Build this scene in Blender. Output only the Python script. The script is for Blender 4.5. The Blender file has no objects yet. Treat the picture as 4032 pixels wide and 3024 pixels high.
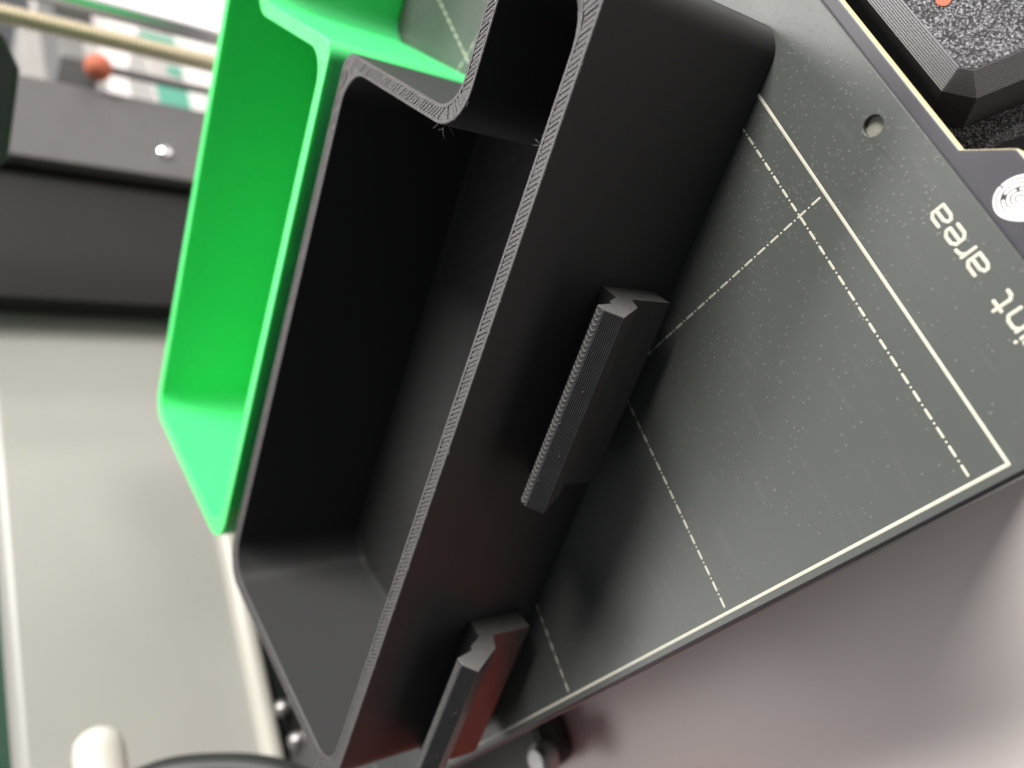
import bpy, bmesh, math, random
from mathutils import Vector, Matrix
random.seed(7)
S = 0.001                                   # everything below is written in millimetres
scene = bpy.context.scene
col = scene.collection

# ------------------------------------------------------------------ camera
CR = ((-0.33793605, -0.51926863, -0.78495816),      # image right, in world
      (-0.83728193,  0.54677000, -0.00123924),      # image down
      ( 0.42983507,  0.65681250, -0.61954753))      # viewing direction
CC = Vector((-16.4197, -44.8455, 122.7446))         # camera position, mm
FPX = 3260.0                                        # focal length in pixels of the 4032 wide photo
cam_d = bpy.data.cameras.new('camera')
cam = bpy.data.objects.new('camera', cam_d); col.objects.link(cam)
r, d, f = (Vector(v) for v in CR)
m = Matrix(((r.x, -d.x, -f.x, 0), (r.y, -d.y, -f.y, 0), (r.z, -d.z, -f.z, 0), (0, 0, 0, 1)))
m.translation = CC * S
cam.matrix_world = m
cam_d.sensor_fit = 'HORIZONTAL'; cam_d.sensor_width = 36.0
cam_d.lens = FPX / 4032 * 36
cam_d.clip_start = 0.005; cam_d.clip_end = 50
cam_d.dof.use_dof = True
cam_d.dof.focus_distance = 0.138
cam_d.dof.aperture_fstop = 13.0
scene.camera = cam

def ray(px, py):
    """direction of a pixel of the 2212 wide view of the photograph"""
    x = (px * 1.8228 - 2016) / FPX; y = (py * 1.8228 - 1512) / FPX
    v = r * x + d * y + f
    return v.normalized()
def at_t(px, py, t): return CC + ray(px, py) * t
def at_y(px, py, Y): v = ray(px, py); return CC + v * ((Y - CC.y) / v.y)
def at_z(px, py, Z): v = ray(px, py); return CC + v * ((Z - CC.z) / v.z)

# ------------------------------------------------------------------ world, lamps, exposure
world = bpy.data.worlds.new('World'); scene.world = world; world.use_nodes = True
bg = world.node_tree.nodes['Background']
bg.inputs[0].default_value = (0.93, 0.95, 1.0, 1); bg.inputs[1].default_value = 0.16
U3 = Vector((0.443972, -0.896041, 0)); W3 = Vector((0.896041, 0.443972, 0))
def ceiling_or_fill_lamp(name, pos, aim, sx, sy, power, colour):
    ld = bpy.data.lights.new(name, 'AREA'); ld.shape = 'RECTANGLE'; ld.size = sx; ld.size_y = sy
    ld.energy = power; ld.color = colour
    lo = bpy.data.objects.new(name, ld); col.objects.link(lo)
    lo.location = pos
    lo.rotation_euler = (Vector(aim) - Vector(pos)).to_track_quat('-Z', 'Y').to_euler()
    return lo
ctr = Vector((0.05, 0.06, 0.0))
ceiling_or_fill_lamp('ceiling_or_fill_lamp', ctr + U3 * 1.72 + W3 * 0.38 + Vector((0, 0, 1.08)), ctr, 0.7, 0.7, 112, (1.0, 0.97, 0.93))
ceiling_or_fill_lamp('ceiling_or_fill_lamp', ctr + U3 * 1.1 + W3 * 1.1 + Vector((0, 0, 1.25)), ctr, 0.6, 0.6, 6, (1.0, 0.97, 0.94))  # added lamp to brighten the inner end wall of the black bin
ceiling_or_fill_lamp('ceiling_or_fill_lamp', ctr + U3 * -0.5 + W3 * 1.7 + Vector((0, 0, 1.35)), ctr, 1.2, 0.6, 13, (1.0, 0.97, 0.96))
ceiling_or_fill_lamp('ceiling_or_fill_lamp', ctr + U3 * 0.25 + W3 * 1.2 + Vector((0, 0, 1.55)), ctr, 0.6, 0.4, 16, (1.0, 0.98, 0.97))
ceiling_or_fill_lamp('ceiling_or_fill_lamp', ctr + U3 * -1.3 + W3 * 0.45 + Vector((0, 0, 1.4)), ctr, 1.2, 0.6, 10, (1.0, 0.97, 0.95))  # added fill lamp that lifts the shaded table left of the bed
scene.view_settings.view_transform = 'Standard'
scene.view_settings.look = 'None'
scene.view_settings.exposure = 0.0
scene.view_settings.gamma = 1.0

# ------------------------------------------------------------------ materials
def mat(name, base, rough=0.5, metal=0.0, spec=0.5):
    mt = bpy.data.materials.new(name); mt.use_nodes = True
    b = mt.node_tree.nodes['Principled BSDF']
    b.inputs['Base Color'].default_value = (*base, 1)
    b.inputs['Roughness'].default_value = rough
    b.inputs['Metallic'].default_value = metal
    b.inputs['Specular IOR Level'].default_value = spec
    return mt
def nd(mt, t, **kw):
    n = mt.node_tree.nodes.new(t)
    for k, v in kw.items(): setattr(n, k, v)
    return n
def lk(mt, a, b): mt.node_tree.links.new(a, b)
def bsdf(mt): return mt.node_tree.nodes['Principled BSDF']
def noise_var(mt, scale, amount, base, bump=0.0, bscale=None, detail=3):
    """mottles the colour and, if asked, adds fine relief"""
    tc = nd(mt, 'ShaderNodeNewGeometry')
    n = nd(mt, 'ShaderNodeTexNoise'); n.inputs['Scale'].default_value = scale; n.inputs['Detail'].default_value = detail
    lk(mt, tc.outputs['Position'], n.inputs['Vector'])
    mx = nd(mt, 'ShaderNodeMix', data_type='RGBA')
    mx.inputs[6].default_value = (*[c * (1 - amount) for c in base], 1)
    mx.inputs[7].default_value = (*[min(1, c * (1 + amount)) for c in base], 1)
    lk(mt, n.outputs['Fac'], mx.inputs[0]); lk(mt, mx.outputs[2], bsdf(mt).inputs['Base Color'])
    if bump:
        n2 = nd(mt, 'ShaderNodeTexNoise'); n2.inputs['Scale'].default_value = bscale or scale; n2.inputs['Detail'].default_value = 4
        lk(mt, tc.outputs['Position'], n2.inputs['Vector'])
        bp = nd(mt, 'ShaderNodeBump'); bp.inputs['Strength'].default_value = bump; bp.inputs['Distance'].default_value = 0.0003
        lk(mt, n2.outputs['Fac'], bp.inputs['Height']); lk(mt, bp.outputs[0], bsdf(mt).inputs['Normal'])
    return mt
def layered(mt, aniso=0.75):
    """printed walls: highlights spread across the horizontal layers"""
    g = nd(mt, 'ShaderNodeNewGeometry')
    cr = nd(mt, 'ShaderNodeCombineXYZ'); cr.inputs[0].default_value = 0.02; cr.inputs[2].default_value = 1.0
    lk(mt, cr.outputs[0], bsdf(mt).inputs['Tangent'])
    bsdf(mt).inputs['Anisotropic'].default_value = aniso
    # layer lines, 0.2 mm apart, slightly uneven
    tx = nd(mt, 'ShaderNodeMapping'); tx.inputs['Scale'].default_value = (25, 25, 5000)
    lk(mt, g.outputs['Position'], tx.inputs[0])
    n = nd(mt, 'ShaderNodeTexNoise'); n.inputs['Scale'].default_value = 1.0; n.inputs['Detail'].default_value = 1
    lk(mt, tx.outputs[0], n.inputs['Vector'])
    bp = nd(mt, 'ShaderNodeBump'); bp.inputs['Strength'].default_value = 0.25; bp.inputs['Distance'].default_value = 0.00012
    lk(mt, n.outputs['Fac'], bp.inputs['Height']); lk(mt, bp.outputs[0], bsdf(mt).inputs['Normal'])
    return mt

M = {}
M['black'] = layered(mat('black_printed_plastic', (0.033, 0.0334, 0.034), 0.5, 0.0, 0.12), 0.8)
M['black_rough'] = noise_var(mat('black_plastic_frosted', (0.085, 0.083, 0.080), 0.5), 1500, 0.4, (0.085, 0.083, 0.080), 0.6, 4000)
M['rim'] = noise_var(mat('black_plastic_top_sheen', (0.040, 0.036, 0.036), 0.38, 0.0, 0.7), 500, 0.3, (0.040, 0.036, 0.036), 0.35, 3000)  # same plastic as the walls; sheen of the top layer put into a paler colour
M['green_rim'] = noise_var(mat('green_plastic_top_lit', (0.09, 0.74, 0.20), 0.4), 500, 0.1, (0.09, 0.74, 0.20))  # light falling on the green rim painted as a brighter green
M['gloss'] = noise_var(mat('black_plastic_gloss', (0.032, 0.032, 0.033), 0.38, 0.0, 0.35), 300, 0.3, (0.032, 0.032, 0.033), 0.25, 2500)
M['glare_tone'] = mat('black_plastic_painted_glare', (0.15, 0.15, 0.16), 0.27, 0.0, 1.0)  # glare on the black chamfer painted as a raised grey base colour
M['grit'] = noise_var(mat('grey_residue', (0.20, 0.20, 0.165), 0.6), 700, 0.2, (0.20, 0.20, 0.165))
M['green'] = layered(mat('green_printed_plastic', (0.065, 0.62, 0.19), 0.33), 0.6)
gb = bsdf(M['green']); gb.inputs['Subsurface Weight'].default_value = 0.55; gb.inputs['Subsurface Radius'].default_value = (0.25, 1.0, 0.4); gb.inputs['Subsurface Scale'].default_value = 0.004
M['cream_print'] = noise_var(mat('cream_print', (0.50, 0.49, 0.41), 0.5), 600, 0.12, (0.50, 0.49, 0.41))
M['white_print'] = noise_var(mat('white_print', (0.78, 0.78, 0.76), 0.45), 600, 0.05, (0.78, 0.78, 0.76))
M['board'] = noise_var(mat('dark_board', (0.045, 0.044, 0.052), 0.4), 120, 0.25, (0.045, 0.044, 0.052))
M['board_edge'] = noise_var(mat('board_edge', (0.74, 0.64, 0.36), 0.5), 300, 0.15, (0.74, 0.64, 0.36))
M['steel'] = mat('polished_steel', (0.80, 0.80, 0.83), 0.22, 1.0)
M['bolt'] = mat('dull_bolt', (0.36, 0.35, 0.35), 0.42, 1.0)
M['brass'] = mat('brass_screw', (0.62, 0.57, 0.45), 0.42, 1.0)
M['frame'] = noise_var(mat('black_powder_coat', (0.062, 0.060, 0.061), 0.5), 80, 0.15, (0.062, 0.060, 0.061), 0.2, 2500)
M['psu'] = noise_var(mat('black_sheet_metal', (0.006, 0.0063, 0.006), 0.6, 0.0, 0.25), 60, 0.15, (0.006, 0.0063, 0.006))
M['dark'] = noise_var(mat('dark_plastic', (0.012, 0.014, 0.013), 0.5), 60, 0.3, (0.012, 0.014, 0.013))
M['cream'] = noise_var(mat('cream_plastic', (0.27, 0.268, 0.245), 0.4), 8, 0.16, (0.27, 0.268, 0.245))
M['rail'] = noise_var(mat('cream_rail', (0.40, 0.39, 0.345), 0.35), 9, 0.06, (0.40, 0.39, 0.345))
M['white'] = noise_var(mat('white_plastic', (0.50, 0.49, 0.44), 0.3), 12, 0.04, (0.50, 0.49, 0.44))
M['table'] = noise_var(mat('white_tabletop', (0.68, 0.63, 0.61), 0.35), 14, 0.05, (0.68, 0.63, 0.61))
M['red'] = noise_var(mat('red_cardboard', (0.62, 0.055, 0.025), 0.45), 30, 0.1, (0.62, 0.055, 0.025))
M['orange'] = mat('orange_plastic', (0.34, 0.085, 0.04), 0.7)
M['teal'] = mat('teal_print', (0.05, 0.22, 0.16), 0.5)
M['card'] = noise_var(mat('white_card', (0.28, 0.27, 0.258), 0.6), 20, 0.08, (0.28, 0.27, 0.258))
M['case'] = noise_var(mat('grey_case', (0.13, 0.13, 0.128), 0.5), 30, 0.2, (0.13, 0.13, 0.128))
M['wall'] = noise_var(mat('wall_paint', (0.38, 0.38, 0.37), 0.8), 6, 0.05, (0.38, 0.38, 0.37))
M['deepgreen'] = mat('dark_green_plastic', (0.012, 0.05, 0.028), 0.4)

mf = mat('black_plastic_floor', (0.030, 0.0303, 0.0305), 0.5); M['floor'] = mf
gf = nd(mf, 'ShaderNodeNewGeometry'); prev = None
for ang in (0.35, 1.92):
    mpf = nd(mf, 'ShaderNodeMapping'); mpf.inputs['Rotation'].default_value = (0, 0, ang); lk(mf, gf.outputs['Position'], mpf.inputs[0])
    wv = nd(mf, 'ShaderNodeTexWave'); wv.inputs['Scale'].default_value = 70; wv.inputs['Distortion'].default_value = 0.6; wv.inputs['Detail'].default_value = 1
    lk(mf, mpf.outputs[0], wv.inputs['Vector'])
    bpf = nd(mf, 'ShaderNodeBump'); bpf.inputs['Strength'].default_value = 0.5; bpf.inputs['Distance'].default_value = 0.0001
    lk(mf, wv.outputs['Fac'], bpf.inputs['Height'])
    if prev: lk(mf, prev.outputs[0], bpf.inputs['Normal'])
    prev = bpf
lk(mf, prev.outputs[0], bsdf(mf).inputs['Normal'])
# the satin print sheet: grey green film with pin-head specks of residue and a few smears
ms = mat('print_sheet_film', (0.074, 0.079, 0.074), 0.34); M['sheet'] = ms
g = nd(ms, 'ShaderNodeNewGeometry')
def voro(scale, lo, hi):
    v = nd(ms, 'ShaderNodeTexVoronoi'); v.inputs['Scale'].default_value = scale
    lk(ms, g.outputs['Position'], v.inputs['Vector'])
    rp = nd(ms, 'ShaderNodeMapRange'); rp.inputs[1].default_value = lo; rp.inputs[2].default_value = hi
    rp.inputs[3].default_value = 1; rp.inputs[4].default_value = 0
    lk(ms, v.outputs['Distance'], rp.inputs[0])
    # only some of the cells carry a speck
    cs = nd(ms, 'ShaderNodeSeparateColor'); lk(ms, v.outputs['Color'], cs.inputs[0])
    return rp.outputs[0], cs.outputs[0]
sp, cellv = voro(1150, 0.10, 0.30)
nz = nd(ms, 'ShaderNodeTexNoise'); nz.inputs['Scale'].default_value = 28; nz.inputs['Detail'].default_value = 2
lk(ms, g.outputs['Position'], nz.inputs['Vector'])
# specks thin out towards the rear left
sx = nd(ms, 'ShaderNodeSeparateXYZ'); lk(ms, g.outputs['Position'], sx.inputs[0])
gx = nd(ms, 'ShaderNodeMapRange'); gx.inputs[1].default_value = 0.0; gx.inputs[2].default_value = 0.06; gx.inputs[3].default_value = 0.05; gx.inputs[4].default_value = 0.8
lk(ms, sx.outputs[0], gx.inputs[0])
th = nd(ms, 'ShaderNodeMath', operation='MULTIPLY'); lk(ms, gx.outputs[0], th.inputs[0])
nzr = nd(ms, 'ShaderNodeMapRange'); nzr.inputs[1].default_value = 0.3; nzr.inputs[2].default_value = 0.65; nzr.inputs[3].default_value = 0.25; nzr.inputs[4].default_value = 1.15
lk(ms, nz.outputs['Fac'], nzr.inputs[0]); lk(ms, nzr.outputs[0], th.inputs[1])
lt = nd(ms, 'ShaderNodeMath', operation='LESS_THAN'); lk(ms, cellv, lt.inputs[0]); lk(ms, th.outputs[0], lt.inputs[1])
spk = nd(ms, 'ShaderNodeMath', operation='MULTIPLY'); lk(ms, sp, spk.inputs[0]); lk(ms, lt.outputs[0], spk.inputs[1])
# smears: long thin streaks along the front edge
mp = nd(ms, 'ShaderNodeMapping'); mp.inputs['Scale'].default_value = (60, 500, 1); mp.inputs['Rotation'].default_value = (0, 0, 0.12)
lk(ms, g.outputs['Position'], mp.inputs[0])
sm = nd(ms, 'ShaderNodeTexNoise'); sm.inputs['Scale'].default_value = 1.0; sm.inputs['Detail'].default_value = 5
lk(ms, mp.outputs[0], sm.inputs['Vector'])
smr = nd(ms, 'ShaderNodeMapRange'); smr.inputs[1].default_value = 0.60; smr.inputs[2].default_value = 0.80; smr.inputs[3].default_value = 0; smr.inputs[4].default_value = 0.2
lk(ms, sm.outputs['Fac'], smr.inputs[0])
gr = nd(ms, 'ShaderNodeTexNoise'); gr.inputs['Scale'].default_value = 5000; gr.inputs['Detail'].default_value = 2; lk(ms, g.outputs['Position'], gr.inputs['Vector'])
mx1 = nd(ms, 'ShaderNodeMix', data_type='RGBA')
mx1.inputs[6].default_value = (0.074, 0.079, 0.074, 1); mx1.inputs[7].default_value = (0.16, 0.165, 0.16, 1)
lk(ms, smr.outputs[0], mx1.inputs[0])
mx2 = nd(ms, 'ShaderNodeMix', data_type='RGBA'); mx2.inputs[7].default_value = (0.13, 0.132, 0.129, 1)
lk(ms, mx1.outputs[2], mx2.inputs[6]); lk(ms, spk.outputs[0], mx2.inputs[0])
lk(ms, mx2.outputs[2], bsdf(ms).inputs['Base Color'])
bp = nd(ms, 'ShaderNodeBump'); bp.inputs['Strength'].default_value = 0.12; bp.inputs['Distance'].default_value = 0.0002
hs = nd(ms, 'ShaderNodeMath', operation='MULTIPLY_ADD'); hs.inputs[1].default_value = 0.06; lk(ms, gr.outputs['Fac'], hs.inputs[0]); lk(ms, spk.outputs[0], hs.inputs[2])
lk(ms, hs.outputs[0], bp.inputs['Height']); lk(ms, bp.outputs[0], bsdf(ms).inputs['Normal'])
rr = nd(ms, 'ShaderNodeMapRange'); rr.inputs[3].default_value = 0.30; rr.inputs[4].default_value = 0.40
lk(ms, nz.outputs['Fac'], rr.inputs[0]); lk(ms, rr.outputs[0], bsdf(ms).inputs['Roughness'])

# textured face of the display cover, its glints painted in as pale grains
mk = mat('black_plastic_painted_glints', (0.085, 0.085, 0.09), 0.42); M['painted_sparkle'] = mk
g2 = nd(mk, 'ShaderNodeNewGeometry')
v2 = nd(mk, 'ShaderNodeTexVoronoi'); v2.inputs['Scale'].default_value = 3600; lk(mk, g2.outputs['Position'], v2.inputs['Vector'])
n3 = nd(mk, 'ShaderNodeTexNoise'); n3.inputs['Scale'].default_value = 2600; n3.inputs['Detail'].default_value = 3; lk(mk, g2.outputs['Position'], n3.inputs['Vector'])
ad = nd(mk, 'ShaderNodeMath', operation='ADD'); lk(mk, v2.outputs['Distance'], ad.inputs[0]); lk(mk, n3.outputs['Fac'], ad.inputs[1])
b2 = nd(mk, 'ShaderNodeBump'); b2.inputs['Strength'].default_value = 1.0; b2.inputs['Distance'].default_value = 0.0005
lk(mk, ad.outputs[0], b2.inputs['Height']); lk(mk, b2.outputs[0], bsdf(mk).inputs['Normal'])

v4 = nd(mk, 'ShaderNodeTexVoronoi'); v4.inputs['Scale'].default_value = 3400; lk(mk, g2.outputs['Position'], v4.inputs['Vector'])
sc4 = nd(mk, 'ShaderNodeSeparateColor'); lk(mk, v4.outputs['Color'], sc4.inputs[0])
mr4 = nd(mk, 'ShaderNodeMapRange'); mr4.inputs[1].default_value = 0.45; mr4.inputs[2].default_value = 1.0
lk(mk, sc4.outputs[0], mr4.inputs[0])
mx4 = nd(mk, 'ShaderNodeMix', data_type='RGBA'); mx4.inputs[6].default_value = (0.03, 0.03, 0.033, 1); mx4.inputs[7].default_value = (0.36, 0.36, 0.38, 1)
lk(mk, mr4.outputs[0], mx4.inputs[0]); lk(mk, mx4.outputs[2], bsdf(mk).inputs['Base Color'])

# ------------------------------------------------------------------ helpers
class MB:
    def __init__(self): self.v = []; self.f = []
    def add(self, verts, faces):
        o = len(self.v); self.v += [tuple(p) for p in verts]; self.f += [tuple(i + o for i in fc) for fc in faces]
    def box(self, x0, x1, y0, y1, z0, z1):
        self.add([(x0, y0, z0), (x1, y0, z0), (x1, y1, z0), (x0, y1, z0), (x0, y0, z1), (x1, y0, z1), (x1, y1, z1), (x0, y1, z1)],
                 [(0, 3, 2, 1), (4, 5, 6, 7), (0, 1, 5, 4), (1, 2, 6, 5), (2, 3, 7, 6), (3, 0, 4, 7)])
    def loft(self, loops, cap0=True, cap1=True):
        """closed loops of equal length, joined in order"""
        n = len(loops[0]); vs = [p for L in loops for p in L]; fs = []
        for k in range(len(loops) - 1):
            for i in range(n):
                j = (i + 1) % n
                fs.append((k * n + i, k * n + j, (k + 1) * n + j, (k + 1) * n + i))
        if cap0: fs.append(tuple(range(n - 1, -1, -1)))
        if cap1: fs.append(tuple(range((len(loops) - 1) * n, len(loops) * n)))
        self.add(vs, fs)
    def tube(self, pts, rad, seg=8, caps=True):
        pts = [Vector(p) for p in pts]; loops = []
        rads = rad if isinstance(rad, (list, tuple)) else [rad] * len(pts)
        e1 = None
        for i, p in enumerate(pts):
            t = (pts[min(i + 1, len(pts) - 1)] - pts[max(i - 1, 0)]).normalized()
            if e1 is None: e1 = t.cross(Vector((0, 0, 1)) if abs(t.z) < 0.9 else Vector((1, 0, 0))).normalized()
            e1 = (e1 - t * e1.dot(t)).normalized(); e2 = t.cross(e1).normalized()
            loops.append([p + (e1 * math.cos(2 * math.pi * k / seg) + e2 * math.sin(2 * math.pi * k / seg)) * rads[i] for k in range(seg)])
        self.loft(loops, caps, caps)
    def stroke(self, pts, width, z, h, cap=5):
        """a raised painted stroke with round ends that lies on the plane z"""
        pts = [Vector((p[0], p[1])) for p in pts]; hw = width / 2
        for a, b in zip(pts[:-1], pts[1:]):
            if (b - a).length < 1e-6: continue
            t = (b - a).normalized(); ang = math.atan2(t.y, t.x); lo = []
            for c, a0 in ((b, ang - math.pi / 2), (a, ang + math.pi / 2)):
                for k in range(cap + 1):
                    q = a0 + math.pi * k / cap; lo.append((c.x + hw * math.cos(q), c.y + hw * math.sin(q)))
            cx = sum(p[0] for p in lo) / len(lo); cy = sum(p[1] for p in lo) / len(lo)
            dz = random.uniform(0, 0.004)
            inner = []
            for c, a0 in ((b, ang - math.pi / 2), (a, ang + math.pi / 2)):
                for k in range(cap + 1):
                    q = a0 + math.pi * k / cap; inner.append((c.x + hw * .6 * math.cos(q), c.y + hw * .6 * math.sin(q), z + h + dz))
            self.loft([[(x, y, z) for x, y in lo], [(x, y, z + h * .6 + dz) for x, y in lo], inner], True, True)
    def build(self, name, material, parent=None, smooth=False, weld=False):
        me = bpy.data.meshes.new(name)
        me.from_pydata([(x * S, y * S, z * S) for x, y, z in self.v], [], self.f)
        bm = bmesh.new(); bm.from_mesh(me)
        if weld: bmesh.ops.remove_doubles(bm, verts=bm.verts, dist=1e-7)
        bmesh.ops.recalc_face_normals(bm, faces=bm.faces)
        bm.to_mesh(me); bm.free()
        me.materials.append(M[material])
        o = bpy.data.objects.new(name, me); col.objects.link(o)
        if parent is not None: o.parent = parent
        if smooth:
            for p in me.polygons: p.use_smooth = True
            me.set_sharp_from_angle(angle=math.radians(32))
        return o
def bevel(o, w, seg=2):
    md = o.modifiers.new('bevel', 'BEVEL'); md.width = w * S; md.segments = seg; md.limit_method = 'ANGLE'; md.angle_limit = math.radians(40)
    return o
def empty(name, loc=(0, 0, 0), rz=0.0):
    o = bpy.data.objects.new(name, None); col.objects.link(o)
    o.location = Vector(loc) * S; o.rotation_euler = (0, 0, rz); o.empty_display_size = 0.01
    return o
def tag(o, label, cat, group=None, kind=None):
    o['label'] = label; o['category'] = cat
    if group: o['group'] = group
    if kind: o['kind'] = kind
    return o
def struct(o, label=None):
    o['kind'] = 'structure'
    if label: o['label'] = label
    return o
def rounded(corners, seg=8):
    """corners: (x, y, radius) in order; returns a closed outline"""
    out = []; n = len(corners)
    for i in range(n):
        p = Vector(corners[i][:2]); a = Vector(corners[i - 1][:2]); b = Vector(corners[(i + 1) % n][:2]); rad = corners[i][2]
        t0 = (a - p).normalized(); t1 = (b - p).normalized()
        half = math.acos(max(-1, min(1, t0.dot(t1)))) / 2
        c = p + (t0 + t1).normalized() * (rad / math.sin(half))
        q0 = p + t0 * (rad / math.tan(half)); q1 = p + t1 * (rad / math.tan(half))
        a0 = math.atan2(*(q0 - c).yx); a1 = math.atan2(*(q1 - c).yx)
        da = (a1 - a0 + math.pi) % (2 * math.pi) - math.pi
        for k in range(seg + 1):
            q = a0 + da * k / seg; out.append((c.x + rad * math.cos(q), c.y + rad * math.sin(q)))
    return out

# ------------------------------------------------------------------ the setting
TZ = -48.0
o = MB(); o.box(-900, 1600, -500, 700, TZ - 25, TZ); struct(o.build('tabletop', 'table'))
o = MB(); o.box(-2200, 4600, 2900, 2940, TZ - 25.5, 1800); struct(o.build('wall', 'wall'))

# ------------------------------------------------------------------ print bed
bed = empty('print_bed', (0, 0, -3))
tag(bed, 'grey satin print bed with cream dashed guide lines under the two bins', 'print bed')
def bedpart(mb, name, material, parent=None, **k):
    mb.v = [(x, y, z + 3) for x, y, z in mb.v]
    return mb.build(name, material, parent or bed, **k)
# film sheet with the round registration hole
bm = bmesh.new()
outer = [bm.verts.new((x * S, y * S, 0)) for x, y in rounded([(-1.5, -16.5, 2), (253, -16.5, 2), (253, 232, 2), (-1.5, 232, 2)], 4)]
hole = [bm.verts.new(((53 + 1.65 * math.cos(2 * math.pi * k / 28)) * S, (-11.7 + 1.65 * math.sin(2 * math.pi * k / 28)) * S, 0)) for k in range(28)]
ed = []
for L in (outer, hole):
    for i in range(len(L)): ed.append(bm.edges.new((L[i], L[(i + 1) % len(L)])))
bmesh.ops.triangle_fill(bm, edges=ed, use_beauty=True)
ex = bmesh.ops.extrude_face_region(bm, geom=bm.faces[:])
for v in ex['geom']:
    if isinstance(v, bmesh.types.BMVert): v.co.z -= 0.9 * S
bmesh.ops.recalc_face_normals(bm, faces=bm.faces)
me = bpy.data.meshes.new('surface_sheet'); bm.to_mesh(me); bm.free(); me.materials.append(M['sheet'])
sheet = bpy.data.objects.new('surface_sheet', me); col.objects.link(sheet); sheet.parent = bed; sheet.location = (0, 0, 3 * S); bevel(sheet, 0.45, 3)
b = MB(); b.tube([(53, -11.7, -.93), (53, -11.7, -.90)], 1.62, 24); bedpart(b, 'hole_floor', 'grit')
# circuit board below it, with the wider tab at the front
outl = [(-2.0, -14), (4, -24.1), (35.6, -24.1), (41.0, -18.6), (255, -18.6), (255, 234), (-2.0, 234)]
b = MB(); b.loft([[(x, y, -3.5) for x, y in outl], [(x, y, -0.95) for x, y in outl]])
brd = bedpart(b, 'circuit_board', 'board')
brd.data.materials.append(M['board_edge'])
for p in brd.data.polygons:
    if p.normal.y < -0.3: p.material_index = 1
bevel(brd, 0.25, 2)
b = MB(); b.box(20, 235, 5, 215, -12, -4.3); bevel(bedpart(b, 'carriage_plate', 'frame'), 0.6)
for x in (30, 225):
    for y in (15, 205):
        b = MB(); b.tube([(x, y, -4.28), (x, y, -3.52)], 4, 12); bedpart(b, 'spacer', 'steel')
for x in (45, 210):
    for y in (40, 170):
        b = MB(); b.box(x - 11, x + 11, y - 12, y + 12, -25.5, -12.05); bevel(bedpart(b, 'bearing_block', 'dark'), 1)
# painted frame line
b = MB(); b.stroke([(250, 0), (0, 0)], 0.55, 0.0, 0.10); bedpart(b, 'outline', 'cream_print', sheet).location = (0, 0, -3 * S)
b = MB(); b.stroke([(0, 0), (0, 210)], 0.58, 0.002, 0.10); bedpart(b, 'outline', 'cream_print', sheet).location = (0, 0, -3 * S)
def dashed(axis, c, start, end):
    b = MB(); s = start
    while s < end:
        L = 1.55
        if axis == 'x': b.stroke([(s - L / 2, c), (s + L / 2, c)], 0.42, 0.0, 0.07, 3)
        else: b.stroke([(c, s - L / 2), (c, s + L / 2)], 0.42, 0.0, 0.07, 3)
        q = s + 1.56
        if axis == 'x': b.stroke([(q - .03, c), (q + .03, c)], 0.36, 0.0, 0.05, 3)
        else: b.stroke([(c, q - .03), (c, q + .03)], 0.36, 0.0, 0.05, 3)
        s += 3.12
    bedpart(b, 'dashed_line', 'cream_print', sheet).location = (0, 0, -3 * S)
for c in (5.47, 55.4, 105.4, 155.4, 204.5): dashed('x', c, 1.97, 249)
for c in (49.9, 99.9, 149.9, 199.9): dashed('y', c, 1.9, 209)
# lettering: Print area
GL = {'P': ([[(0, 0), (0, 3.9), (1.6, 3.9), (2.15, 3.4), (2.15, 2.4), (1.6, 1.9), (0, 1.9)]], 2.9),
      'r': ([[(0, 0), (0, 2.6)], [(0, 1.7), (0.45, 2.45), (1.15, 2.6)]], 1.7),
      'i': ([[(0, 0), (0, 2.6)], [(0, 3.55), (0, 3.6)]], 0.95),
      'n': ([[(0, 0), (0, 2.6)], [(0, 2.0), (0.55, 2.6), (1.5, 2.6), (2.0, 2.1), (2.0, 0)]], 2.85),
      't': ([[(0.55, 3.5), (0.55, 0.55), (0.95, 0.0), (1.6, 0.0)], [(0, 2.6), (1.5, 2.6)]], 2.4),
      'a': ([[(0.25, 2.6), (1.6, 2.6), (2.1, 2.1), (2.1, 0), (0.5, 0), (0, 0.4), (0, 1.0), (0.5, 1.4), (2.1, 1.4)]], 2.95),
      'e': ([[(0, 1.3), (2.1, 1.3), (2.1, 2.05), (1.55, 2.6), (0.55, 2.6), (0, 2.05), (0, 0.55), (0.55, 0), (1.9, 0)]], 2.9),
      ' ': ([], 2.6)}
b = MB(); txt = 'Print area'; total = sum(GL[c][1] for c in txt) - 0.85
x = 35.5 - total * 1.2
for c in txt:
    for st in GL[c][0]: b.stroke([(x + px * 1.2, -12.85 + py * 0.86) for px, py in st], 0.56, 0.0, 0.10, 5)
    x += GL[c][1] * 1.2
bedpart(b, 'lettering', 'cream_print', sheet).location = (0, 0, -3 * S)
IC = at_z(2204, 430, -0.95)
# thumb print icon of nested curved strokes on the board tab
b = MB()
for k, (rx, ry) in enumerate([(0.35, 0.2), (0.95, 0.75), (1.55, 1.3), (2.15, 1.85), (2.75, 2.4), (3.3, 2.95)]):
    a0, a1 = [(0, 6.28), (0.2, 6.1), (-0.9, 4.9), (0.3, 6.0), (-2.2, 3.9), (-0.4, 5.7)][k]
    n = 9 + 5 * k; pts = []
    for i in range(n + 1):
        q = a0 + (a1 - a0) * i / n; X = rx * math.cos(q); Y = ry * math.sin(q) * (1 + .05 * math.sin(3 * q))
        pts.append((IC.x + X * .766 - Y * .643, IC.y + X * .643 + Y * .766))
    b.stroke(pts, 0.40, -0.95, 0.09, 4)
bedpart(b, 'thumbprint_icon', 'white_print', brd)

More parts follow.
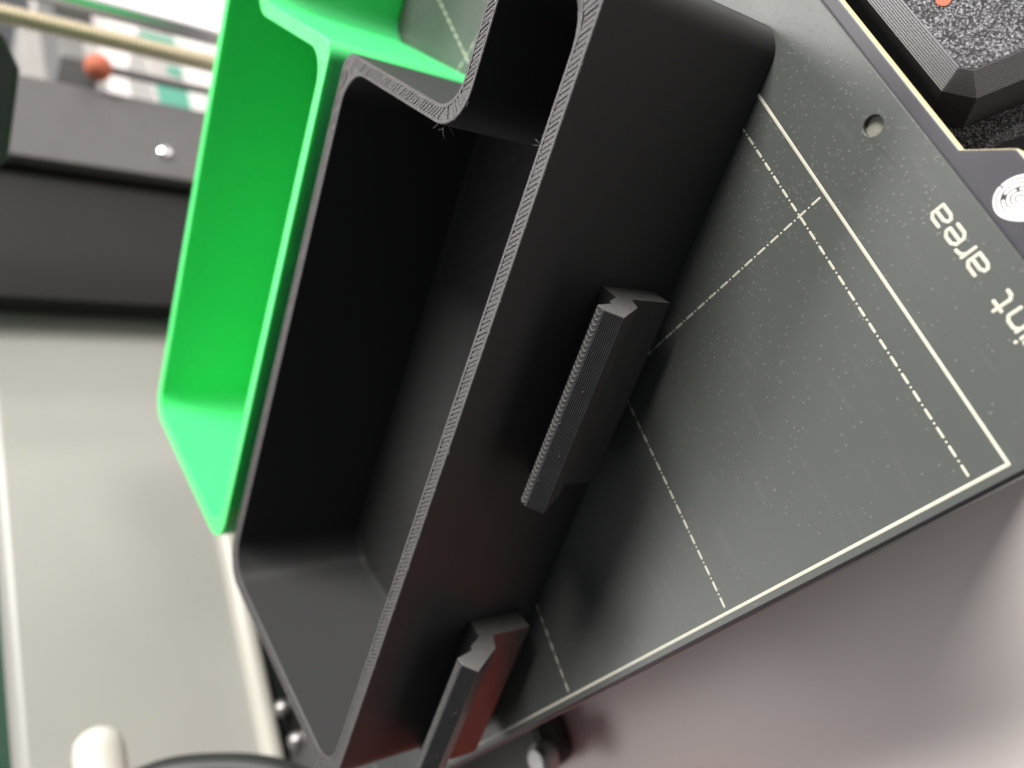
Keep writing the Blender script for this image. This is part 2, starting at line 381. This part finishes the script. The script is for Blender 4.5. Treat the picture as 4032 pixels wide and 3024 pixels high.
# ------------------------------------------------------------------ the two bins
RZ = math.atan2(U3.y, U3.x)
B0 = Vector((72.978, -0.0245, 0.0))
UL, UR, UN, WB, WN, HT, T = -164.0, 11.0, -19.6, 77.0, 29.1, 40.0, 3.35
def bin_mesh(name, label, material, rim_material, origin, mirror):
    root = empty(name, origin, RZ)
    sgn = -1 if mirror else 1
    fl = lambda L: [(x, sgn * y) for x, y in L]
    outer = fl(rounded([(UL, 0, 9), (UR, 0, 5.5), (UR, WN, 6), (UN, WN, 6.5), (UN, WB, 4.2), (UL, WB, 9)], 8))
    inner = fl(rounded([(UL + T, T, 7), (UR - T, T, 11), (UR - T, WN - T, 8), (UN - T, WN - T, 8.5), (UN - T, WB - T, 7.5), (UL + T, WB - T, 9.5)], 8))
    n = len(outer)
    lerp = lambda a: [(o_[0] + (i_[0] - o_[0]) * a, o_[1] + (i_[1] - o_[1]) * a) for o_, i_ in zip(outer, inner)]
    z = lambda L, h: [(x, y, h) for x, y in L]
    foot = [(x * 1.0, y, 0.0) for x, y in lerp(0.08)]
    L1, L2 = lerp(0.20), lerp(0.80)
    e1, e2 = lerp(0.035), lerp(0.965)
    b = MB()
    b.loft([foot, z(outer, 0.35), z(outer, HT - 0.15), z(e1, HT), z(L1, HT), z(L1, HT - 0.19), z(L2, HT - 0.19), z(L2, HT), z(e2, HT), z(inner, HT - 0.15), z(inner, 3.2), z(lerp(1.25), 2.0)])
    body = b.build('body', material, root, smooth=True)
    body.data.materials.append(M[rim_material])
    for p in body.data.polygons:
        if p.center.z > (HT - 0.5) * S and abs(p.normal.z) > 0.3: p.material_index = 1
    if not mirror:
        body.data.materials.append(M['floor'])
        for p in body.data.polygons:
            if p.center.z < 3 * S and p.center.z > 1.5 * S and p.normal.z > 0.9: p.material_index = 2
    # top layer: diagonal infill lines lying in the channel of the rim
    b = MB(); pitch = 1.04; acc = 0.0; D = Vector((-1, sgn * 1.0)).normalized()
    for i in range(n):
        j = (i + 1) % n
        a1 = Vector(L1[i]); a2 = Vector(L1[j]); c1 = Vector(L2[i]); c2 = Vector(L2[j])
        seg = (a2 - a1).length
        if seg < 1e-6: continue
        t = (a2 - a1) / seg; nin = ((c1 + c2) / 2 - (a1 + a2) / 2)
        nn = Vector((-t.y, t.x));  nn = nn if nn.dot(nin) > 0 else -nn
        w = nin.dot(nn)
        dn = D.dot(nn); sh = (D.dot(t) / dn if abs(dn) > 0.35 else 0.0) * w
        sh = max(-2.6, min(2.6, sh))
        s = acc
        while s < seg:
            bw = 0.43 * random.uniform(0.82, 1.15)
            p0 = a1 + t * s - nn * 0.05; p1 = p0 + nn * (w + 0.1) + t * sh
            dz = random.uniform(-0.07, 0.03); p1 = p1 + t * random.uniform(-.12, .12)
            b.add([(*(p0 - t * bw), HT - 0.20), (*(p0 + t * bw), HT - 0.20), (*(p1 + t * bw), HT - 0.20), (*(p1 - t * bw), HT - 0.20),
                   (*(p0 - t * bw * .85), HT - 0.02 + dz), (*(p0 + t * bw * .85), HT - 0.02 + dz), (*(p1 + t * bw * .85), HT - 0.02 + dz), (*(p1 - t * bw * .85), HT - 0.02 + dz)],
                  [(4, 5, 6, 7), (0, 1, 5, 4), (1, 2, 6, 5), (2, 3, 7, 6), (3, 0, 4, 7)])
            s += pitch * random.uniform(0.93, 1.07)
        acc = s - seg
    inf = b.build('rim_infill', rim_material, body); inf['kind'] = 'stuff'
    return root, body
black, bbody = bin_mesh('storage_bin', '', 'black', 'rim', (B0.x, B0.y, 0), False)
tag(black, 'black printed plastic bin with two hook rails on its outer wall', 'bin')
go = B0 + W3 * 162.0
green, gbody = bin_mesh('storage_bin', '', 'green', 'green_rim', (go.x, go.y, 0), True)
tag(green, 'glossy green printed plastic bin standing behind the black bin', 'bin')
# hook rails on the outer wall of the black bin
def rail(u0, u1):
    prof = [(0.02, 5.5), (-5.0, 5.6), (-5.0, 15.9), (-7.0, 16.8), (-8.5, 17.5), (-13.1, 24.85)]
    N = 10
    for k in range(N):                                  # layer steps of the sloping top
        a = Vector((-13.1, 24.85)).lerp(Vector((-10.55, 27.3)), k / N); c = Vector((-13.1, 24.85)).lerp(Vector((-10.55, 27.3)), (k + 1) / N)
        nrm = Vector((-.69, .72)) * 0.085
        prof += [tuple(a.lerp(c, .08) - nrm), tuple(a.lerp(c, .3) + nrm), tuple(a.lerp(c, .7) + nrm), tuple(a.lerp(c, .92) - nrm)]
    prof += [(-10.5, 27.32), (-8.7, 27.3), (-7.65, 23.1), (-6.4, 22.5), (-4.6, 19.4), (0.02, 18.8)]
    b = MB()
    sec = lambda u, e=0: [(u, w_ * (1 - e) - 6 * e, z_ * (1 - e) + 18 * e) if w_ < -0.1 else (u, w_, z_) for w_, z_ in prof]
    b.loft([sec(u1, .05), sec(u1 + .45), sec(u0 - .12), sec(u0, .012)])
    rl = b.build('hook_rail', 'gloss', black)
    md = bevel(rl, 0.14, 2).modifiers[0]; md.angle_limit = math.radians(75)
    b = MB(); u = u0 - 0.7; k = 0
    while u > u1 + 1.0:                                 # zigzag top layer
        for (a, c) in (((-8.9, u), (-9.6, u - .55)), ((-9.6, u - .55), (-10.3, u - .2))):
            bw = 0.20
            b.add([(a[1] - bw, a[0], 27.25), (a[1] + bw, a[0], 27.25), (c[1] + bw, c[0], 27.25), (c[1] - bw, c[0], 27.25),
                   (a[1] - bw * .6, a[0], 27.44), (a[1] + bw * .6, a[0], 27.44), (c[1] + bw * .6, c[0], 27.44), (c[1] - bw * .6, c[0], 27.44)],
                  [(4, 5, 6, 7), (0, 1, 5, 4), (1, 2, 6, 5), (2, 3, 7, 6), (3, 0, 4, 7)])
        u -= 0.98
    zz = b.build('rail_infill', 'black_rough', rl); zz['kind'] = 'stuff'
    b = MB()                                            # rough end cut
    e = [(w_, z_) for w_, z_ in prof]
    b.loft([[(u0 + .004, w_ * .99 - .06, z_ * .99 + .18) for w_, z_ in prof], [(u0 + .06, w_ * .975 - .15, z_ * .975 + .45) for w_, z_ in prof]])
    b.build('end_face', 'black_rough', rl)
    return rl
rail(-38.1, -78.3); rail(-117.8, -158.2)
# loose strings of plastic at the rim
b = MB()
def hair(u, w, z, du, dw, dz, rad=0.045):
    p = Vector((u, w, z)); q = p + Vector((du, dw, dz))
    mid = (p + q) / 2 + Vector((random.uniform(-.3, .3), random.uniform(-.3, .3), random.uniform(-.2, .4)))
    b.tube([p, p.lerp(mid, .7), mid.lerp(q, .4), q], [rad, rad, rad, rad * .6], 5)
for h in [(-22.6, 33.2, 39.9, -1.4, .7, .5), (-23, 31.5, 39.8, -1.9, -.6, -.8), (-22.2, 30.8, 39.5, -1.6, -.9, -1.5), (-20.4, 29.0, 39.9, -.3, -1.2, .3),
          (-17.2, 3.2, 39.9, .4, 1.2, .4), (-17.4, 3.3, 39.9, -.3, 1.0, .5), (-62, 2.2, 40.0, -1.2, .6, .4), (-60, 2.0, 40.0, .5, .5, .6),
          (-21, 40, 40, .2, .6, .5), (-23.3, 32, 39.4, -.6, 1.2, .2), (-16.6, 26.1, 39.6, -1.2, -.2, .3), (-30, .1, 39.9, .6, -.5, .2), (-72, -0.1, 39.9, -.6, -.4, .1)]:
    hair(*h)
for k in range(26):
    u = random.uniform(-158, 0); b.tube([(u, 0.05, 39.85), (u + random.uniform(-.3, .3), -0.12, 39.95)], 0.07, 5)
for (u, w, z) in [(-53, -11.9, 26.2), (-66, -12.2, 25.9), (-72, -11.0, 27.1), (-130, -12.4, 25.8), (-131, -12.0, 26.1), (-143, -12.2, 25.9), (-60, -10.8, 27.4), (-77.8, -9.6, 27.6), (-78, -10.2, 27.3)]:
    b.tube([(u, w, z), (u + .35, w - .25, z + .2)], 0.1, 5)
st = b.build('stringing', 'black_rough', bbody); st['kind'] = 'stuff'

# ------------------------------------------------------------------ display cover in front of the bed
cov = empty('display_cover', (52.6, -24.6, TZ))
tag(cov, 'black printed display cover with ridged chamfer and sparkling sloped face', 'display cover')
AX = Vector((1, 0, 0)); TT = Vector((0, -0.69, -0.7238)); NN = Vector((0, -0.7238, 0.69))
P0 = Vector((51.3, -24.6, -4.0))
def cp(a, t, n): return tuple(P0 + AX * a + TT * t + NN * n - Vector((52.6, -24.6, TZ)))
def ring(ex_, et, cut, n, L=120, Hh=52):
    return [cp(-ex_, -et + cut, n), cp(-ex_ + cut, -et, n), cp(L, -et, n), cp(L, Hh, n), cp(-ex_, Hh, n)]
loops = []; N = 11
loops.append(ring(0, 0, 1.4, 0))
for k in range(N):
    a = k / N; c = (k + 1) / N
    f_ = lambda s, o_: ring(2.0 * s + o_, 1.15 * s + o_, 1.4 + 2.2 * s, -4.75 * s)
    loops += [f_(a + .06 / N, -.10), f_(a + .3 / N, .05), f_(a + .5 / N, .09), f_(a + .7 / N, .05), f_(c - .06 / N, -.10)]
b = MB(); b.loft(loops, False, False)
ch = b.build('chamfer', 'glare_tone', cov)
b = MB(); b.loft([ring(2.0, 1.15, 3.6, -4.75), ring(2.0, 1.15, 3.6, -11.4)], False, False); b.build('side_wall', 'black', cov)
b = MB(); b.add(ring(-.02, -.02, 1.4, 0.02), [(0, 1, 2, 3, 4)]); b.build('front_face', 'painted_sparkle', cov)
b = MB(); b.loft([ring(5.2, 1.2, 6.5, -11.4), ring(5.2, 1.2, 6.5, -15)]); b.build('flange', 'painted_sparkle', cov)
b = MB(); b.box(8, 118, -20, 18, 0, 32); b.build('stand', 'dark', cov)
# the end of an orange printed letter on the sloping face
def onface(px, py):
    v = ray(px, py); t = (P0 - CC).dot(NN) / v.dot(NN); q = CC + v * t - P0; return q.dot(AX), q.dot(TT)
a0 = onface(2036, 4); a1 = onface(2064, -42)
b = MB()
dv = (Vector(a1) - Vector(a0)); L = dv.length; dv.normalize(); pv = Vector((-dv.y, dv.x)); c0 = Vector(a0); hw = 1.05
lo = [c0 + pv * hw * math.cos(q) - dv * hw * math.sin(q) for q in [math.pi * k / 8 for k in range(9)]] + [c0 + dv * L * 1.5 - pv * hw, c0 + dv * L * 1.5 + pv * hw]
b.loft([[cp(p.x, p.y, .03) for p in lo], [cp(p.x, p.y, .20) for p in lo]]); b.build('lettering', 'orange', cov)

# ------------------------------------------------------------------ printer behind the bed
fr = empty('printer_frame', (350, 303, TZ))
tag(fr, 'black upright printer frame post with a bolt behind the green bin', 'printer frame')
def part(mb, name, material, root, **k):
    L = root.location / S
    mb.v = [(x - L.x, y - L.y, z - L.z) for x, y, z in mb.v]
    return mb.build(name, material, root, **k)
xa = at_y(440, 240, 300).x; xb = at_y(415, 390, 300).x
b = MB(); b.box(xb, xa, 300, 307, TZ, 104); bevel(part(b, 'post', 'frame', fr), 0.8)
s = at_y(355, 330, 299.5)
b = MB(); b.loft([[(s.x + q * math.cos(2 * math.pi * k / 20), 299.9 - h, s.z + q * math.sin(2 * math.pi * k / 20)) for k in range(20)] for q, h in ((4.2, 0), (4.2, 1.2), (3.6, 2.6), (2.2, 3.4), (2.0, 2.2), (0.3, 2.2))])
part(b, 'bolt', 'steel', fr, smooth=True)
psu = empty('power_supply', (xb, 316, TZ))
tag(psu, 'dark sheet metal power supply box between the frame post and the cream housing', 'power supply')
xd = at_y(360, 692, 322).x
b = MB(); b.box(xd, xb + 25, 310, 322, TZ, 100); bevel(part(b, 'casing', 'psu', psu), 1.2)
p = at_t(250, 88, 430)
ls = MB(); prof = []
zz = TZ
while zz < 330: prof += [(3.2, zz), (3.3, zz + .35), (4.3, zz + .9), (4.3, zz + 1.5)]; zz += 2.0
ls.loft([[(p.x + q * math.cos(2 * math.pi * k / 14), p.y + q * math.sin(2 * math.pi * k / 14), h) for k in range(14)] for q, h in prof])
lead = ls.build('lead_screw', 'brass', smooth=False); tag(lead, 'pale threaded lead screw standing beside the smooth steel rod', 'lead screw')
p2 = at_t(320, 38, 415)
ls = MB(); ls.tube([(p2.x, p2.y, TZ), (p2.x, p2.y, 330)], 4.6, 20)
tag(ls.build('smooth_rod', 'steel', smooth=True), 'polished upright steel rod next to the lead screw', 'rod')
# dark bracket of the horizontal axis
br = MB(); t = 330
pts = [(-60, 40), (8, 68), (44, 150), (38, 205), (18, 352), (-60, 372)]
fr0 = [at_t(x, y, t) for x, y in pts]; bk = [q + Vector((14, 12, 0)) for q in fr0]
br.loft([fr0, bk])
tag(bevel(br.build('axis_bracket', 'dark'), 1.5), 'dark chamfered bracket of the printer axis in front of the frame post', 'bracket')
# cream housing with a rail along its foot, behind everything
cab = empty('machine_housing', (60, 327, TZ))
tag(cab, 'cream plastic machine housing with a rounded foot rail behind the bins', 'housing')
HY = 327.0
zl = (at_y(600, 1640, HY).z + at_y(560, 1330, HY).z) / 2; zt = (at_y(38, 1659, HY).z + at_y(3, 1100, HY).z) / 2
b = MB(); b.box(-320, 420, HY, HY + 24, zl, zt); bevel(part(b, 'body', 'cream', cab), 3, 3)
b = MB(); b.box(-300, 400, HY + 6, HY + 22, TZ, zl - .2); part(b, 'plinth', 'dark', cab)
b = MB(); b.tube([(-316, HY - .5, zl + 5), (410, HY - .5, zl + 5)], 5, 16); part(b, 'foot_rail', 'rail', cab, smooth=True)
k0 = at_y(212, 1612, 300); k1 = at_y(232, 1780, 300)
b = MB(); v_ = (k1 - k0).normalized()
b.tube([k0 - v_ * 6.5, k0 - v_ * 5.2, k0 - v_ * 2.5, k0 + v_ * 2, k1], [2, 5.2, 7.8, 8.8, 8.8], 20); part(b, 'handle', 'white', cab, smooth=True)
b = MB(); b.tube([k1, k1 + Vector((0, 27.5, 0))], 6, 12); part(b, 'handle_stem', 'white', cab, smooth=True)
# black cable running across the housing
b = MB(); pts = [at_t(160, 1900, 322), at_t(210, 1760, 320), at_t(340, 1682, 318), at_t(480, 1664, 316), at_t(600, 1676, 314), at_t(680, 1720, 312), at_t(720, 1800, 310)]
pts2 = []
for i in range(len(pts) - 1):
    for q in range(6):
        a = q / 6; p_1 = pts[max(i - 1, 0)]; p_2 = pts[i]; p_3 = pts[i + 1]; p_4 = pts[min(i + 2, len(pts) - 1)]
        pts2.append(0.5 * (2 * p_2 + (p_3 - p_1) * a + (2 * p_1 - 5 * p_2 + 4 * p_3 - p_4) * a * a + (3 * p_2 - p_1 - 3 * p_3 + p_4) * a ** 3))
pts2.append(pts[-1]); pts2 += [Vector((pts[-1].x, pts[-1].y, TZ + 6))]
b.tube(pts2, 5.5, 12)
tag(b.build('cable', 'dark', smooth=True), 'thick black cable looping past the foot of the cream housing', 'cable')
# rear cross plate of the printer with bolts
rp_ = empty('rear_cross_plate', (60, 318, TZ)); tag(rp_, 'dark rear cross plate of the printer with two bolts', 'plate')
b = MB(); b.box(-40, 262, 308, 325, TZ, -24); bevel(part(b, 'plate', 'psu', rp_), 1)
for (px, py) in ((600, 1532), (631, 1602)):
    q = at_z(px, py, -19)
    b = MB(); b.tube([(q.x, q.y, -24.0), (q.x, q.y, -20), (q.x, q.y, -18.2)], [3.6, 3.6, 2.4], 14); part(b, 'bolt', 'bolt', rp_, smooth=True)
q = at_z(650, 1640, -18)
b = MB(); b.box(q.x - 30, q.x + 9, 300, 324, TZ, -22); bevel(part(b, 'corner_block', 'frame', rp_), 2)
# rods the carriage slides on, and their front and rear holders
for k, x in enumerate((45, 210)):
    b = MB(); b.tube([(x, -10, -29.6), (x, 311, -29.6)], 4, 16)
    rd = b.build('slide_rod', 'steel', smooth=True); tag(rd, ('steel slide rod under the print bed on the red carton side', 'steel slide rod under the print bed on the display cover side')[k], 'rod', 'slide rods under the print bed')
ft = empty('front_cross_plate', (120, 0, TZ)); tag(ft, 'dark cross plate holding the slide rods under the print bed', 'plate')
b = MB(); b.box(10, 250, 2, 10, TZ, -14); part(b, 'plate', 'psu', ft)
ln = empty('corner_block', (-6, 200, TZ)); tag(ln, 'black corner block with a round bolt below the left bed edge', 'block')
q = at_z(1120, 1640, -36)
b = MB(); b.box(q.x - 6, 12, q.y - 16, q.y + 70, TZ, -36); bevel(part(b, 'block', 'dark', ln), 5, 3)
q = at_z(1162, 1645, -32)
b = MB(); b.tube([(q.x, q.y, -36), (q.x, q.y, -32.5), (q.x, q.y, -31)], [5, 5, 3.4], 16); part(b, 'bolt', 'bolt', ln, smooth=True)
# red carton beside the printer
b = MB(); b.box(-190, -46, 100, 300, TZ, -28)
tag(bevel(b.build('carton', 'red'), 1), 'red carton standing on the table left of the print bed', 'carton')
# packages on the table far behind the rods
def pack(name, label, px0, px1, py0, py1, Y, material, dep=60, stripes=()):
    a = at_y(px1, py0, Y); c = at_y(px0, py1, Y)
    x0, x1 = sorted((a.x, c.x)); z0, z1 = sorted((a.z, c.z))
    rt = empty(name, ((x0 + x1) / 2, Y, TZ)); tag(rt, label, 'box')
    b = MB(); b.box(x0, x1, Y, Y + dep, TZ, z1); bevel(part(b, 'carton', material, rt), 2)
    for (fa, fb, za, zb, mt) in stripes:
        b = MB(); b.box(x0 + (x1 - x0) * fa, x0 + (x1 - x0) * fb, Y - .6, Y - .05, z0 + (z1 - z0) * za, z0 + (z1 - z0) * zb); part(b, 'print_panel', mt, rt)
pack('package', 'white package with teal print standing right of the frame post', 338, 500, 105, 236, 322, 'card', 40, ((.05, .3, .3, .95, 'teal'), (.45, .55, .1, .8, 'teal'), (.75, .92, .5, 1.0, 'teal')))
pack('package', 'dark grey green case between the orange knob and the teal package', 255, 300, 125, 210, 470, 'deepgreen', 40)
pack('equipment_case', 'grey equipment case with teal and white panels behind the two upright rods', 130, 500, -120, 118, 480, 'case', 60,
     ((.02, .10, .1, .9, 'card'), (.13, .17, .0, .8, 'teal'), (.20, .30, .3, 1.0, 'dark'), (.34, .48, .1, .7, 'card'), (.52, .55, .2, .9, 'teal'), (.60, .72, .5, 1.0, 'dark'), (.76, .9, .1, .9, 'card')))
pack('package', 'tall pale package beside the teal printed one', 60, 160, 60, 200, 620, 'card', 60, ((.2, .8, .1, .6, 'dark'),))
pack('package', 'dark green case standing behind the cream housing', -40, 40, 1000, 1900, 600, 'deepgreen', 60)
pack('package', 'white leaning package above the green bin', 425, 520, -40, 50, 430, 'card', 30)
ob = at_t(212, 146, 560)
b = MB(); rr_ = 7.5
b.loft([[(ob.x + rr_ * math.sin(t_) * math.cos(2 * math.pi * k / 24), ob.y + rr_ * math.sin(t_) * math.sin(2 * math.pi * k / 24), ob.z - rr_ * math.cos(t_)) for k in range(24)] for t_ in [0.05 + (math.pi - .1) * i / 12 for i in range(13)]])
kb = empty('knob', (ob.x, ob.y, TZ)); tag(kb, 'round orange knob on a dark stalk behind the lead screw', 'knob')
part(b, 'ball', 'orange', kb, smooth=True)
b = MB(); b.tube([(ob.x, ob.y, TZ), (ob.x, ob.y, ob.z - rr_ * .9)], 2.5, 12); part(b, 'stalk', 'frame', kb, smooth=True)
